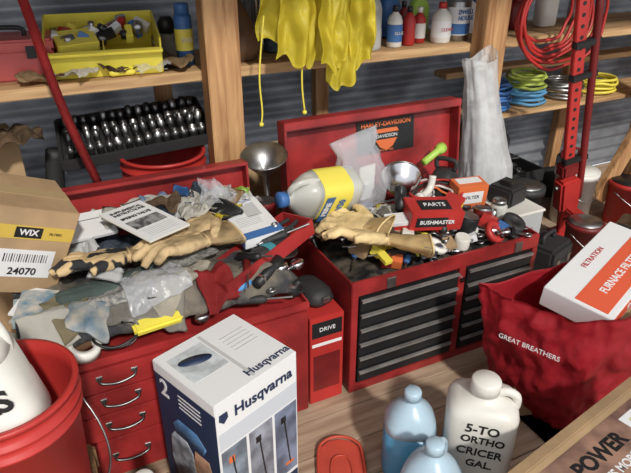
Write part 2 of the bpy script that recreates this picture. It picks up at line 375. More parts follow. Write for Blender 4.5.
# ------------------------------------------------------------------ left heap items
blackglove=bpy.data.materials.new('black_tan_glove');blackglove.use_nodes=True
nt=blackglove.node_tree;p=nt.nodes['Principled BSDF'];p.inputs['Roughness'].default_value=.8
tc=nt.nodes.new('ShaderNodeTexCoord');nn=nt.nodes.new('ShaderNodeTexNoise');nn.inputs['Scale'].default_value=24;nn.inputs['Detail'].default_value=1
nt.links.new(tc.outputs['Object'],nn.inputs['Vector']);rr=nt.nodes.new('ShaderNodeValToRGB');rr.color_ramp.elements[0].position=.49;rr.color_ramp.elements[1].position=.52
rr.color_ramp.elements[0].color=(.018,.018,.02,1);rr.color_ramp.elements[1].color=(.58,.42,.22,1)
nt.links.new(nn.outputs['Fac'],rr.inputs['Fac']);nt.links.new(rr.outputs['Color'],p.inputs['Base Color'])
glove('work_glove',(.115,1.610,.632),(14,-3,180),blackglove,leath2,.2,1,1.3,.07,splay=1.4)
glove('work_glove',(.335,1.575,.645),(8,-6,194),leath2,leath2,.35,-1,1.3,.08,splay=1.3)
glove('work_glove',(.41,1.67,.645),(5,6,212),leath2,blkr,.3,1,1.2,.06)
o=O('instruction_manual')
o.box((.155,.22,.006),(0,0,0),paper,bev=.001);o.box((.153,.218,.001),(0.001,0,.0036),white)
o.text('SUPPLEMENTAL\nINSTRUCTIONS',.0165,(0,.075,.0045),blk,w=.0004);o.text('SPRING VALVE',.017,(0,.037,.0045),blk,w=.0006)
o.box((.12,.05,.0008),(0,-.01,.0044),M('print_grey',(.3,.3,.3),.6,var=.8,vs=50))
for i in range(5): o.box((.11,.003,.0008),(0,-.052-.009*i,.0044),lgrey)
o.done((.245,1.668,.700),(6,4,30))
o=O('paper_slip')
o.box((.16,.11,.012),(0,0,0),white,bev=.001);o.box((.10,.002,.0008),(0,.02,.0064),blk);o.done((.085,1.78,.665),(20,4,12))
o=O('paper_slip');o.box((.09,.13,.010),(0,0,0),paper,bev=.001);o.done((-.0,1.76,.61),(4,-8,30))
for x,y,z,a,b,rz,m_ in((.37,1.80,.672,.13,.10,-20,white),(.50,1.81,.672,.11,.08,15,white),(.27,1.83,.68,.12,.09,40,paper),(.46,1.72,.672,.10,.07,-35,newsp),(.19,1.81,.672,.10,.07,-12,paper),(.56,1.79,.668,.09,.06,50,card),(.40,1.84,.70,.08,.05,75,foil if False else blue),(.10,1.53,.628,.09,.06,-24,white),(.23,1.47,.575,.10,.06,14,paper),(.31,1.50,.60,.07,.05,60,yelw),(-.02,1.47,.555,.09,.06,-8,glossy),(.04,1.59,.63,.06,.04,10,white),(.15,1.425,.53,.08,.05,-15,newsp)):
    o=O('paper_slip');o.sheet(lambda u,v:Vector(((u-.5)*a,(v-.5)*b,.010*math.sin(u*3+x*9)+.006*nz(u*3,v*3,x*9))),8,6,m_,.0015);o.done((x,y,z),(10,3,rz))
o=O('parts_box')
o.box((.135,.22,.034),(0,0,0),white,bev=.0015)
o.box((.136,.035,.0345),(0,-.091,0.0003),blue);o.box((.05,.08,.0008),(.02,.04,.0174),lgrey)
for i in range(6): o.box((.08,.0035,.0008),(-.01,-.04+.009*i,.0174),lgrey)
o.text('MULTI TOOL',.015,(0,.095,.0175),blue);o.done((.575,1.665,.625),(8,-3,4))
def crumple(name,loc,size,mat,seed,amp=.03,rot=(0,0,0),sx=1.2,sy=.9):
    o=O(name)
    def f(u,v):
        x=(u-.5)*size*sx;y=(v-.5)*size*sy
        return Vector((x+.3*amp*nz(u*3,v*3,seed+3),y+.3*amp*nz(u*3,v*3,seed+7),amp*nz(u*2.6,v*2.6,seed)+amp*.35*abs(nz(u*6,v*6,seed+2))+amp*.3))
    o.sheet(f,14,11,mat,.0012,smooth=False);return o.done(loc,rot)
foil=M('foil_blue',(.3,.42,.6),.35)
for i,(x,y,s_,m_,z) in enumerate([(.30,1.84,.15,paper,.63),(.42,1.80,.14,white,.64),(.50,1.83,.15,paper,.63),(.35,1.85,.14,foil,.63),(.55,1.80,.11,white,.63),(.22,1.84,.12,brleather,.63),(.49,1.71,.11,yelw,.64),(.45,1.84,.12,jeans,.65),(.16,1.84,.12,paper,.62),(.57,1.83,.1,green,.63),(.44,1.76,.13,paper,.655),(.02,1.70,.12,white,.60),(.50,1.77,.12,clearbag,.68),(.60,1.82,.1,white,.62),(.32,1.79,.1,brownc,.67)]):
    crumple('crumpled_wrapper',(x,y,z),s_,m_,i*3.3,.05,(8,0,37*i))
o=O('yellow_pouch');o.box((.12,.065,.022),(0,0,0),yel,bev=.006);o.box((.12,.012,.024),(0,.02,0),M('yellow_dark',(.5,.4,.02),.5),bev=.003);o.done((.20,1.425,.517),(20,0,6),sc=1.15)
o=O('wire_coil')
for i in range(5): o.tube([((.05+.003*i)*math.cos(a),(.035+.002*i)*math.sin(a),.005*i+.004*math.sin(3*a+i)) for a in [k*math.pi/6 for k in range(12)]],.004,[blk,whpl,blk,steel,blk][i],closed=True,seg=6,sub=3)
o.done((.09,1.425,.485),(18,0,0))
o=O('tape_roll');o.lathe([(.028,0),(.045,0),(.045,.03),(.028,.03),(.028,0)],whpl,cap=False);o.done((-.0,1.42,.475),(15,10,0))
o=O('leather_sheath');o.loft([(0,.02,.01),(.1,.024,.012),(.16,.015,.01)],brleather,rot=(0,90,0));o.done((-.11,1.42,.475),(0,-4,10))
o=O('tool_tray')
o.box((.40,.13,.004),(0,0,0),red);o.box((.40,.005,.055),(0,.065,.026),red,bev=.001);o.box((.40,.005,.055),(0,-.065,.026),red,bev=.001);o.box((.005,.13,.055),(.2,0,.026),red);o.box((.005,.13,.055),(-.2,0,.026),red)
o.done((.565,1.56,.54),(-6,-8,26))
o=O('drill_bits');rndtools(o,7,-.10,.10,-.03,.03,.02,.02,3)
o.done((.565,1.56,.56),(-6,-8,26))
o=O('loose_hand_tools');rndtools(o,16,.43,.58,1.44,1.50,.475,.04,11,[blk,blkr,blue]);o.done()
o=O('ratchet_wrench');ratchet(o,TX((.40,1.43,.53),(0,-4,14)),M('clear_blue',(.1,.3,.6),.2));o.done()
o=O('flashlight')
o.loft([(0,.016,.016),(.09,.016,.016),(.10,.02,.02),(.13,.026,.026)],blk,rot=(0,90,0));o.cyl(.022,.022,.002,(.131,0,0),glass,(0,90,0));o.loft([(.02,.0165,.0165),(.03,.0165,.0165)],chrome,rot=(0,90,0),cap=False)
o.done((.50,1.42,.545),(0,-4,38))
o=O('angle_grinder')
o.loft([(0,.022,.022),(.02,.03,.028,2.6),(.10,.028,.026,2.6),(.13,.034,.03,3),(.16,.026,.024,2.4)],blkr,rot=(0,90,0));o.cyl(.04,.04,.006,(.145,0,-.03),steel);o.loft([(.05,.0305,.0285,2.6),(.08,.0305,.0285,2.6)],M('teal_plastic',(.05,.25,.3),.4),rot=(0,90,0),cap=False)
o.tube([(0,0,0),(-.04,.02,-.01),(-.08,-.01,-.02),(-.10,.03,-.02)],.006,blkr);o.done((.52,1.50,.57),(0,0,30),sc=1.1)
o=O('knob_handle');o.lathe([(0,0),(.026,.0),(.03,.012),(.026,.03),(.012,.04),(.01,.06),(0,.06)],blk,seg=18);o.done((.62,1.45,.47),(30,20,0))
# ------------------------------------------------------------------ filter carton (far left)
o=O('filter_carton');w,d,h=.26,.22,.26
o.box((w,d,h),(0,0,0),card,bev=.002)
o.box((w*.99,.05,.001),(0,0,h/2+.0006),M('tape',(.45,.33,.18),.25))
f=-d/2-.0007
o.box((w*.99,.001,.040),(0,f,.06),M('gold_band',(.62,.43,.08),.5));o.box((.07,.0016,.032),(.01,f,.06),blk)
o.text('WIX',.024,(.01,f-.0012,.06),white,(90,0,0),w=.0006);o.text('FILTERS',.010,(.08,f-.0012,.06),blk,(90,0,0))
o.box((.15,.001,.085),(.02,f,-.035),white);o.text('24070',.030,(.02,f-.001,-.060),blk,(90,0,0),w=.0006)
for i in range(18): o.box((.0015+.0015*(i%3==0),.0012,.025),(-.035+i*.0065,f-.0006,-.018),blk)
o.done((-.12,1.71,.725),(8,24,14))
# ------------------------------------------------------------------ trimmer carton
o=O('trimmer_carton');w,d,h=.272,.25,.5
o.box((w,d,h),(0,0,h/2),white,bev=.0015)
X=-w/2-.0008
o.box((.001,d*.985,h*.93),(X,0,h*.46),navy)
o.box((.0012,d*.985,.03),(X-.0002,0,h-.018),white)
o.text('2',.075,(X-.0012,.085,h-.075),white,(90,0,-90),w=.001)
for i in range(4): o.box((.0012,.09,.004),(X-.0006,-.02,h-.06-.013*i),white)
flat=lambda v,a:Vector((v.x*.04,v.y,v.z))
o.loft([(0,.012,.03),(.12,.010,.028),(.19,.02,.045),(.25,.012,.03)],M('print_skin',(.5,.28,.18),.5,var=.5,vs=18),loc=(X-.0005,-.05,.03),seg=12,fn=flat)
o.loft([(0,.012,.035),(.08,.014,.06),(.16,.01,.05),(.2,.01,.02)],M('print_grey2',(.35,.38,.42),.5,var=.6,vs=30),loc=(X-.0007,.04,.10),seg=12,fn=flat)
o.loft([(0,.012,.06),(.03,.014,.075),(.06,.01,.04)],M('print_blue',(.10,.22,.42),.5,var=.5,vs=20),loc=(X-.0009,-.0,.29),seg=12,fn=flat)
Y=-d/2-.0008
o.text('Husqvarna',.046,(.018,Y-.0005,h-.055),navy,(90,0,0),w=.001)
o.poly([(-.012,.014),(.012,.014),(.014,-.004),(0,-.018),(-.014,-.004)],.001,navy,loc=(-w/2+.022,Y,h-.052),rot=(90,0,0))
o.box((w*.97,.001,.055),(0,Y,h-.125),M('pale_grey',(.55,.58,.62),.5))
for k,xx in enumerate((-.09,0,.09)):
    o.box((.08,.0012,.25),(xx,Y-.0002,.215),M('pic%d'%k,[(.28,.33,.4),(.34,.36,.42),(.22,.26,.36)][k],.5,var=.6,vs=14))
    o.tube([(xx-.008,Y-.0008,.31),(xx+.004,Y-.0008,.2),(xx+.012,Y-.0008,.13)],.0025,blk,seg=6)
    o.box((.03,.001,.010),(xx+.01,Y-.001,.125),orange);o.box((.018,.001,.022),(xx-.01,Y-.001,.30),[orange,blk,blk][k])
o.box((w*.97,.0012,.05),(0,Y,.05),navy)
Z=h+.0004
o.box((.010,d*.9,.0008),(0,0,Z),lgrey)
o.text('Husqvarna',.034,(.06,-.095,Z+.0004),navy,(0,0,0),w=.0006)
o.box((.11,.12,.0008),(-.065,.03,Z),M('toppic',(.62,.66,.68),.5,var=.4,vs=22));o.loft([(0,.045,.018),(.0012,.045,.018)],navy,loc=(-.065,.04,Z),rot=(0,0,-20))
for i in range(5): o.box((.08,.004,.0008),(.07,.06-.016*i,Z),lgrey)
o.done((.327,1.205,0),(0,0,21.3))
# ------------------------------------------------------------------ bucket + jug lower left
def bucket(name,loc,r=.15,h=.37,mat=redpl,handle=True,rot=(0,0,0)):
    o=O(name)
    o.lathe([(0,0),(r*.86,0),(r*.87,.006),(r*.955,h*.78),(r*1.03,h*.785),(r*1.03,h*.80),(r*.965,h*.81),(r*.975,h*.87),(r*1.05,h*.875),(r*1.05,h*.89),(r*.985,h*.90),(r*.99,h-.012),(r*1.05,h-.012),(r*1.055,h),(r*.97,h),(r*.96,h*.9),(r*.85,.01),(0,.01)],mat,seg=48)
    if handle: 
        pts=[(r*1.04*math.cos(a),-.16*math.sin(a),h*.84-.20*math.sin(a)) for a in [math.pi*k/8 for k in range(9)]]
        o.tube([(p[0]*1.02,p[1]-.03*math.sin(math.pi*i/8),p[2]) for i,p in enumerate(pts)],.003,steel,seg=6,sub=3)
    return o.done(loc,rot)
bucket('bucket',(-.175,1.15,.27),rot=(0,0,60))
o=O('wooden_crate')
for z in(.03,.12,.22):
    for a in(0,90,180,270): o.T=TX((0,0,0),(0,0,a));o.box((.3,.012,.07),(0,-.138,z),wooddk,bev=.002)
o.T=Matrix.Identity(4)
for i in range(4): o.box((.07,.29,.012),(-.105+.07*i,0,.262),wooddk,bev=.002)
o.done((-.175,1.15,0),(0,0,0))
o=O('marked_jug');jug(o,TX(),whpl,whpl,.32,.088,q=.088)
o.text('RS',.065,(.025,-.0895,.12),blk,(90,0,0),w=.002);o.done((-.165,1.095,.56),(-6,-14,-2))
o=O('white_bottle');bottle(o,TX(),.06,.34,whpl,whpl,sq=3);o.done((.065,1.06,0))
o=O('white_bottle');bottle(o,TX(),.055,.33,natpl,whpl,sq=3);o.done((.165,1.0,0))
# ------------------------------------------------------------------ small red carton between chests
o=O('battery_charger_carton');o.box((.125,.2,.36),(0,0,.18),redpl,bev=.002);o.box((.11,.001,.06),(0,-.1005,.31),blk);o.text('DRIVE',.022,(0,-.102,.31),white,(90,0,0));o.box((.11,.001,.012),(0,-.1005,.25),white);o.box((.10,.001,.15),(0,-.1005,.13),redd)
o.done((.735,1.52,0))
o=O('belt_pouch');o.loft([(0,.05,.07,3),(.02,.055,.08,3),(.045,.045,.07,3),(.055,.03,.05,2.5)],blkr,fn=lambda v,a:v*(1+.06*nz(v.x*30,v.y*30,v.z*30)));o.box((.03,.012,.02),(0,-.08,.03),steel,bev=.003);o.done((.735,1.54,.362),(0,4,10))
# ------------------------------------------------------------------ dustpan
o=O('dustpan')
o.poly([(-.07,.0),(-.07,.2),(-.062,.235),(-.035,.262),(0,.27),(.035,.262),(.062,.235),(.07,.2),(.07,0)],.006,M('orange_red',(.58,.08,.05),.5,var=.25))
o.tube([(-.07,0,.008),(-.07,.2,.012),(-.05,.252,.016),(0,.27,.018),(.05,.252,.016),(.07,.2,.012),(.07,0,.008)],.005,M('orange_red2',(.5,.07,.04),.5),seg=8)
o.tube([(-.035,.04,.008),(-.03,.17,.010),(0,.2,.010),(.03,.17,.010),(.035,.04,.008)],.003,o.mats[-1],seg=8)
o.done((.575,.985,.003),(0,0,-24))
# ------------------------------------------------------------------ jugs front
o=O('washer_fluid_jug');jug(o,TX(),blueliq,bluetop,.30,.078,up=bluetop);o.done((.83,1.06,0),(0,0,60))
o=O('washer_fluid_jug');jug(o,TX(),blueliq,bluetop,.31,.078,up=bluetop);o.done((.765,.865,0),(0,0,30))
o=O('fertiliser_jug')
r,q,h=.10,.085,.36
o.loft([(0,r*.9,q*.9,4.5),(.01,r,q,4.5),(h*.74,r,q,4.5),(h*.80,r*.93,q*.92,4),(h*.84,r*.7,q*.7,3),(h*.86,r*.45,q*.45,2),(h*.885,r*.38,r*.38,2),(h*.90,r*.36,r*.36,2)],whpl,seg=36)
o.lathe([(0,h*.89),(r*.42,h*.89),(r*.42,h*.985),(r*.38,h),(0,h)],whpl,seg=24)
o.tube([(r*.3,0,h*.87),(r*.6,0,h*.9),(r*.88,0,h*.86),(r*.9,0,h*.76)],.013,whpl,seg=10)
for i,(tx,sz,z) in enumerate((('5-TO',.042,.245),('ORTHO',.034,.205),('CRICER',.038,.16),('GAL.',.036,.115))): o.text(tx,sz,(.005*(i%2),-q-.001,z),blk,(90,5,0),w=.0008)
o.done((1.0,.955,0),(0,0,-38))
# ------------------------------------------------------------------ big red bag
o=O('paper_bag')
topP=[(1.14,1.19),(1.30,.88),(1.80,.86),(1.80,1.18)];botP=[(1.27,1.16),(1.38,.91),(1.74,.90),(1.74,1.14)]
def edgept(P,u):
    k=int(u*4)%4;t=u*4-int(u*4);a,b=P[k],P[(k+1)%4];return a[0]+(b[0]-a[0])*t,a[1]+(b[1]-a[1])*t
def bf(u,v):
    uu=u%1.0
    ax,ay=edgept(botP,uu);bx,by=edgept(topP,uu);x=ax+(bx-ax)*v**.8;y=ay+(by-ay)*v**.8
    cx,cy=1.52,1.03;t=(uu*4)%1;bul=.03*math.sin(math.pi*v)*math.sin(math.pi*t)
    dx,dy=x-cx,y-cy;l=math.hypot(dx,dy)
    w=.020*nz(uu*22,v*5,1)+.013*nz(uu*50,v*14,4)
    x+=dx/l*(bul+w);y+=dy/l*(bul+w);z=.003+v*(.50+.022*nz(uu*16,2,2)-.02*math.sin(math.pi*t)*v)
    return Vector((x,y,z))
o.sheet(bf,160,36,redbag,.0015)
o.sheet(lambda u,v:Vector((1.28+.45*u,.92+.22*v,.004)),4,4,redbag,.001)
o.T=TX((1.226,1.02,.36),(0,0,-65.5));o.text('GREAT BREATHERS',.022,(0,-.024,0),white,(80,0,0))
o.T=Matrix.Identity(4);o.done()
orp=M('orange_red_print',(.68,.11,.05),.5)
o=O('heater_carton')
o.box((.50,.21,.07),(0,0,0),white,bev=.002);o.box((.47,.10,.001),(0,-.035,.0356),orp);o.text('FURNACE FILTER',.034,(-.02,-.035,.0366),white,w=.0006);o.text('FILTRATION',.026,(.0,.06,.0362),redpl)
o.box((.48,.0012,.05),(.0,-.1055,-.0),orp);o.text('GREAT BREATHERS',.028,(.0,-.107,.0),white,(90,0,0))
o.done((1.57,1.07,.486),(6,-5,20))
o=O('storage_carton');o.box((.3,.16,.40),(0,0,.20),card,bev=.002);o.done((1.56,1.03,.006),(0,0,5))
o=O('receipt_carton');o.box((.12,.09,.36),(0,0,.18),card,bev=.002);o.box((.10,.07,.001),(0,0,.3606),paper);o.done((1.32,1.09,.006),(0,0,-20))
# ------------------------------------------------------------------ printed carton bottom right
o=O('printed_carton');w,d,h=.56,.40,.38
o.box((w,d,h),(0,0,h/2),card,bev=.003)
o.box((w*.97,.20,.001),(0,.08,h+.0006),M('tan_print',(.34,.20,.14),.5,col2=(.10,.05,.045),vs=9))
o.text('POWER',.055,(-.06,.125,h+.0014),blk,w=.002);o.text('CUTS MORE',.03,(-.07,.075,h+.0014),white,w=.0006);o.box((.16,.10,.0014),(.16,.11,h+.0008),white);o.box((.12,.07,.0016),(.16,.11,h+.0009),M('grn_print',(.1,.3,.12),.5,col2=(.7,.65,.3),vs=30))
o.box((w,.03,.004),(0,d/2+.013,h-.003),card,rot=(-14,0,0),bev=.001)
o.done((1.13,.50,0),(0,0,11))
# ------------------------------------------------------------------ right chest contents
def HR(x,y): return .405+.02*nz(x*12,y*12,4)+.045*max(0,1-((x-1.2)/.42)**4)*max(0,1-((y-1.66)/.24)**4)
o=O('tray_litter')
o.sheet(lambda u,v:Vector((.83+.78*u,1.425+.46*v,HR(.83+.78*u,1.425+.46*v))),60,40,M('dark_litter',(.22,.18,.14),.6,col2=(.035,.035,.036),vs=22,bump=.8,metal=.2),.003);o.done()
o=O('assorted_hardware');rndtools(o,60,.92,1.52,1.50,1.82,.455,.03,21)
rndtools(o,30,1.08,1.55,1.46,1.56,.455,.03,22)
R=random.Random(77)
for i in range(52):
    o.box((R.uniform(.03,.08),R.uniform(.025,.055),R.uniform(.015,.04)),(R.uniform(.93,1.56),R.uniform(1.46,1.84),R.uniform(.46,.505)),R.choice([redpl,white,orange,blk,yel,whpl,card,redd,paper,blue,card]),rot=(R.uniform(-20,20),R.uniform(-20,20),R.uniform(0,180)),bev=.0015)
o.done()
glove('leather_glove',(.925,1.500,.566),(22,-8,152),leather,leather,.3,1,1.3,.11,cuffw=1.35,splay=1.3)
glove('leather_glove',(.945,1.63,.552),(-10,6,122),leather,leather,.45,-1,1.3,.05)
o=O('coolant_jug');jug(o,TX(),natpl,blue,.30,.084,q=.068)
o.loft([(.05,.0855,.0695,3.2),(.17,.0855,.0695,3.2)],yellab,cap=False,seg=32)
o.box((.12,.001,.034),(0,-.0700,.145),blue);o.text('PRIME',.026,(0,-.0712,.145),white,(90,0,0),w=.001);o.text('50/50',.036,(0,-.0712,.09),blue,(90,0,0),w=.001)
ob=o.done();ob.matrix_world=TX((1.02,1.795,.605),(0,-84,8))@TX((0,0,0),(0,0,-28))@Matrix.Scale(1.05,4)
o=O('clear_plastic_bag')
def pb(v,a): 
    n=1+.28*nz(math.cos(a)*2.2,math.sin(a)*2.2,v.z*16)+.14*nz(math.cos(a)*6,math.sin(a)*6,v.z*40);return Vector((v.x*n,v.y*n,v.z))
o.loft([(0,.03,.03),(.015,.075,.055),(.06,.09,.06),(.11,.085,.05),(.15,.07,.035),(.18,.06,.022),(.21,.07,.014),(.24,.075,.005)],clearbag,seg=48,fn=pb)
o.box((.05,.035,.05),(.01,0,.05),white,rot=(10,20,30));o.cyl(.015,.015,.08,(-.03,.0,.06),steel,(30,40,0));o.box((.06,.003,.08),(.02,-.01,.09),paper,rot=(0,12,10));o.done((1.10,1.835,.51),(4,-12,0),sc=1.28)
o=O('work_lamp')
o.lathe([(0,.055),(.03,.052),(.052,.03),(.064,0),(.068,-.002),(.068,-.008),(.060,-.008)],chrome,rot=(0,0,0),seg=36)
o.lathe([(0,-.001),(.06,-.001),(.058,-.005),(.03,-.009),(0,-.010)],glass,seg=30);o.ball(.014,(0,0,.012),yellab)
o.tube([(.064*math.cos(a),.064*math.sin(a),-.012) for a in [k*math.pi/6 for k in range(12)]],.0035,steel,closed=True,seg=6);o.loft([(.05,.02,.02),(.14,.016,.016)],blk)
o.done((1.225,1.77,.615),(90-28,0,-32+180),sc=1.15) if False else o.done((1.225,1.77,.62),(112,0,-32),sc=1.15)
o=O('parts_carton');o.box((.20,.11,.075),(0,0,0),redpl,bev=.002);o.box((.12,.001,.04),(-.02,-.0558,0),blk);o.text('BUSHMASTER',.022,(0,-.0575,.0),white,(90,0,0),w=.0005);o.box((.12,.06,.001),(0,0,.038),blk);o.text('PARTS',.03,(0,0,.0392),white);o.done((1.245,1.585,.548),(10,4,-14))
o=O('parts_carton');o.box((.13,.08,.12),(0,0,0),orange,bev=.002);o.box((.09,.001,.05),(0,-.0408,.01),white);o.text('FILTER',.02,(0,-.042,.012),blk,(90,0,0));o.box((.10,.04,.001),(0,0.01,.0606),white);o.done((1.50,1.70,.525),(6,0,-10))
o=O('parts_carton');o.box((.10,.07,.09),(0,0,0),white,bev=.002);o.box((.102,.072,.03),(0,0,-.02),orange);o.done((1.38,1.82,.51),(0,8,20))
o=O('parts_carton');o.box((.10,.07,.05),(0,0,0),redpl,bev=.002);o.box((.06,.001,.03),(0,-.0355,0),yel);o.done((1.37,1.63,.535),(12,-6,35))
o=O('parts_carton');o.box((.09,.06,.05),(0,0,0),white,bev=.002);o.box((.091,.061,.018),(0,0,0),redpl);o.done((1.12,1.62,.52),(12,-6,-25))
o=O('tin_can');can(o,TX((0,0,0)),.038,.07,blk,steel);o.done((1.36,1.53,.47),(6,8,0))
o=O('tin_can');can(o,TX((0,0,0)),.034,.06,steel,blk,redd);o.done((1.47,1.57,.47),(-8,10,0))
o=O('tin_can');can(o,TX((0,0,0)),.028,.045,whpl,whpl,None);o.done((1.29,1.46,.46),(8,0,0))
o=O('tape_roll');o.lathe([(.02,0),(.045,0),(.045,.024),(.02,.024),(.02,0)],blkr,cap=False);o.done((1.55,1.49,.475),(24,10,0))
o=O('tape_roll');o.lathe([(.022,0),(.042,0),(.042,.02),(.022,.02),(.022,0)],redpl,cap=False);o.done((1.43,1.46,.485),(50,-12,30))
o=O('tape_roll');o.lathe([(.022,0),(.042,0),(.042,.02),(.022,.02),(.022,0)],whpl,cap=False);o.done((1.19,1.48,.47),(20,12,30))
o=O('glass_jar');o.lathe([(0,0),(.03,0),(.032,.01),(.032,.05),(.024,.06),(0,.06)],natpl);o.lathe([(0,.06),(.027,.06),(.027,.075),(0,.075)],steel);o.done((1.58,1.60,.455))
o=O('extension_cord')
R=random.Random(4)
for i in range(5): o.tube([((.06+.012*i)*math.cos(a)+.01*R.uniform(-1,1),(.045+.008*i)*math.sin(a)+.008*R.uniform(-1,1),.006*i+.012*R.uniform(0,1)) for a in [k*math.pi/5 for k in range(10)]],.005,[orange,whpl,redd,blkr,redpl][i],closed=True,seg=7)
o.done((1.36,1.72,.535),(12,0,0))
o=O('green_torch');o.loft([(0,.011,.011),(.08,.011,.011),(.09,.017,.017),(.11,.018,.018)],green,rot=(0,90,0));o.cyl(.015,.015,.002,(.111,0,0),glass,(0,90,0));o.done((1.38,1.84,.635),(0,-10,24),sc=1.3)
o=O('black_drill_case');o.loft([(0,.05,.04,3.5),(.02,.055,.045,3.5),(.07,.05,.04,3.5),(.10,.03,.03,3)],blkr);o.tube([(0,-.03,.10),(.0,-.03,.13),(0,.03,.13),(0,.03,.10)],.008,blkr);o.done((1.47,1.82,.47),(0,6,30),sc=1.25)
o=O('white_pipe_fitting');o.tube([(0,0,0),(.05,0,0),(.08,0,.02),(.09,0,.06)],.014,whpl,seg=14);o.lathe([(.0,0),(.018,0),(.018,.02),(0,.02)],whpl,rot=(0,90,0),loc=(-.01,0,0));o.done((1.27,1.70,.56),(0,0,25))
for x,y,z,s_,m_,sd in((1.05,1.66,.52,.12,greyc,5),(1.14,1.70,.525,.12,paper,8),(.89,1.72,.50,.12,brownc,9),(1.12,1.50,.485,.09,greyc,19),(1.03,1.56,.50,.09,brownc,29)): crumple('shop_towel',(x,y,z),s_,m_,sd,.035)
o=O('funnel');o.lathe([(.010,-.12),(.013,-.03),(.085,.06),(.088,.062),(.084,.0635),(.011,-.03),(.008,-.12)],steel,seg=36,cap=False);o.done((.745,1.955,.675),(14,-8,0))
o=O('oil_can');can(o,TX(),.045,.54,redd,steel);o.done((.745,1.975,0))
# ------------------------------------------------------------------ background left
bucket('bucket',(.43,2.22,.34),.155,.37,redpl,False)
bucket('bucket',(.43,2.22,0),.145,.34,whpl,False)
o=O('socket_tray');w,d=.56,.32
o.box((w,d,.012),(0,0,0),blkr,bev=.004)
for yy in(-d/2,d/2): o.box((w,.012,.045),(0,yy,.015),blkr,bev=.004)
for xx in(-w/2,w/2): o.box((.012,d,.045),(xx,0,.015),blkr,bev=.004)
R=random.Random(12)
for j in range(4):
    for i in range(15):
        r=.009+.003*((j+1)%2)+.0004*i;socket(o,TX((-.245+i*.035,-.105+j*.065,.008),(R.uniform(-6,6),R.uniform(-6,6),0)),r,.040+.018*(j%2)+R.uniform(0,.012),[dksteel,dksteel,dksteel,steel][(i*3+j)%4])
o.box((w*.95,.02,.006),(0,-.07,.01),steel)
o.done((.36,2.36,.745),(12,-4,-4))
o=O('tall_carton');o.box((.3,.22,.8),(0,0,.4),card,bev=.002);o.box((.3,.04,.002),(0,0,.801),paper);o.done((-.22,2.42,0),(0,0,8))
cloth('brown_coat',-.12,2.28,.3,.2,0,brownc,0,.03,seed=13,H=lambda x,y:.81+.0*x)
o=O('stove_pipe');o.tube([(0,0,0),(.0,.0,.5),(.03,0,.72)],.035,blkr,seg=14);o.done((.03,2.38,0))
o=O('cardboard_sheets')
for i in range(4): o.box((.34,.012,.62),(0,.02*i,.31),[card,brownc,galv,card][i],rot=(-4,0,0),bev=.001)
o.done((.95,2.3,0),(0,0,4))
o=O('ratchet_strap')
o.sheet(lambda u,v:Vector((-.02+.17*u+.008*math.sin(u*7)+.030*v,2.09+.02*math.sin(u*5),1.55-.88*u)),30,2,redc,.002)
o.done()
# ------------------------------------------------------------------ shelf items
S=1.004
o=O('toolbox');pinkred=M('faded_red',(.6,.12,.11),.45);o.box((.32,.2,.10),(0,0,.05),pinkred,bev=.006);o.box((.325,.205,.04),(0,0,.115),pinkred,bev=.008);o.tube([(-.07,0,.13),(-.06,0,.16),(.06,0,.16),(.07,0,.13)],.008,blk);o.box((.03,.01,.04),(-.09,-.102,.095),blk);o.box((.03,.01,.04),(.09,-.102,.095),blk);o.done((-.03,2.40,S),(0,0,-6))
o=O('storage_bin')
for sx,sy,lx,ly in((.38,.006,0,-.13),(.38,.006,0,.13),(.006,.26,-.19,0),(.006,.26,.19,0)):
    o.box((sx,sy,.13 if ly>=0 else .09),(lx,ly,.065 if ly>=0 else .045),yel,bev=.002)
o.box((.38,.26,.005),(0,0,.003),yel);o.box((.39,.03,.010),(0,-.14,.09),yel,bev=.003);o.box((.005,.26,.09),(.0,0,.045),yel)
o.box((.14,.10,.04),(-.09,-.03,.09),yellab,rot=(10,0,12),bev=.004)
rndtools(o,12,-.13,.13,-.06,.06,.06,.06,31)
for i in range(12): o.box((.06,.035,.025),(-.14+.026*i,.04*((i%3)-1)+.03,.10),[white,redpl,yel,blue,whpl,yelw,blk][i%7],rot=(10*i,20,30*i),bev=.002)
o.done((.295,2.37,S+.03),(13,0,-7))
o=O('parts_organizer');o.box((.4,.1,.14),(0,0,.07),M('grey_blue_plastic',(.25,.3,.36),.4),bev=.004)
for i in range(5):
    for j in range(2): o.box((.07,.008,.055),(-.155+.078*i,-.052,.038+.064*j),[whpl,natpl,yel][(i+j)%3],bev=.002)
o.done((.27,2.56,S),(0,0,0))
for i,(x,y,s_,m_) in enumerate([(.06,2.25,.12,card),(.18,2.24,.13,paper),(.42,2.25,.13,clearbag),(.51,2.25,.12,card),(.31,2.25,.11,brownc),(.53,2.29,.11,brownc)]):
    crumple('packaging_scrap',(x,y,S+.014),s_,m_,i*2.1+40,.035,(0,0,50*i))
o=O('screwdriver');screwdriver(o,TX((.28,2.22,S+.016),(0,2,4)),yel,.12);o.done()
o=O('vise_clamp');o.box((.09,.04,.10),(0,0,.05),steel,bev=.006);o.tube([(-.05,0,.07),(.09,0,.1)],.008,steel);o.loft([(0,.03,.03),(.04,.035,.03),(.06,.02,.02)],blk,loc=(.02,0,.1));o.done((.53,2.44,S),(0,0,20))
def spray(name,x,y,r,h,b,c,lab,txt=None,sc=.02):
    o=O(name);o.lathe([(0,0),(r,0),(r,h*.78),(r*.85,h*.82),(r*.4,h*.84),(0,h*.84)],b,seg=28);o.lathe([(0,h*.83),(r*.82,h*.83),(r*.8,h*.98),(r*.7,h),(0,h)],c,seg=24)
    if lab: o.lathe([(r+.0008,h*.25),(r+.0008,h*.6)],lab,seg=28,cap=False)
    if txt: o.text(txt,sc,(0,-r-.001,h*.42),white if lab!=white else blk,(90,0,0))
    return o.done((x,y,S))
spray('spray_can',.582,2.32,.033,.22,blue,blue,yellab,'WD',.024)
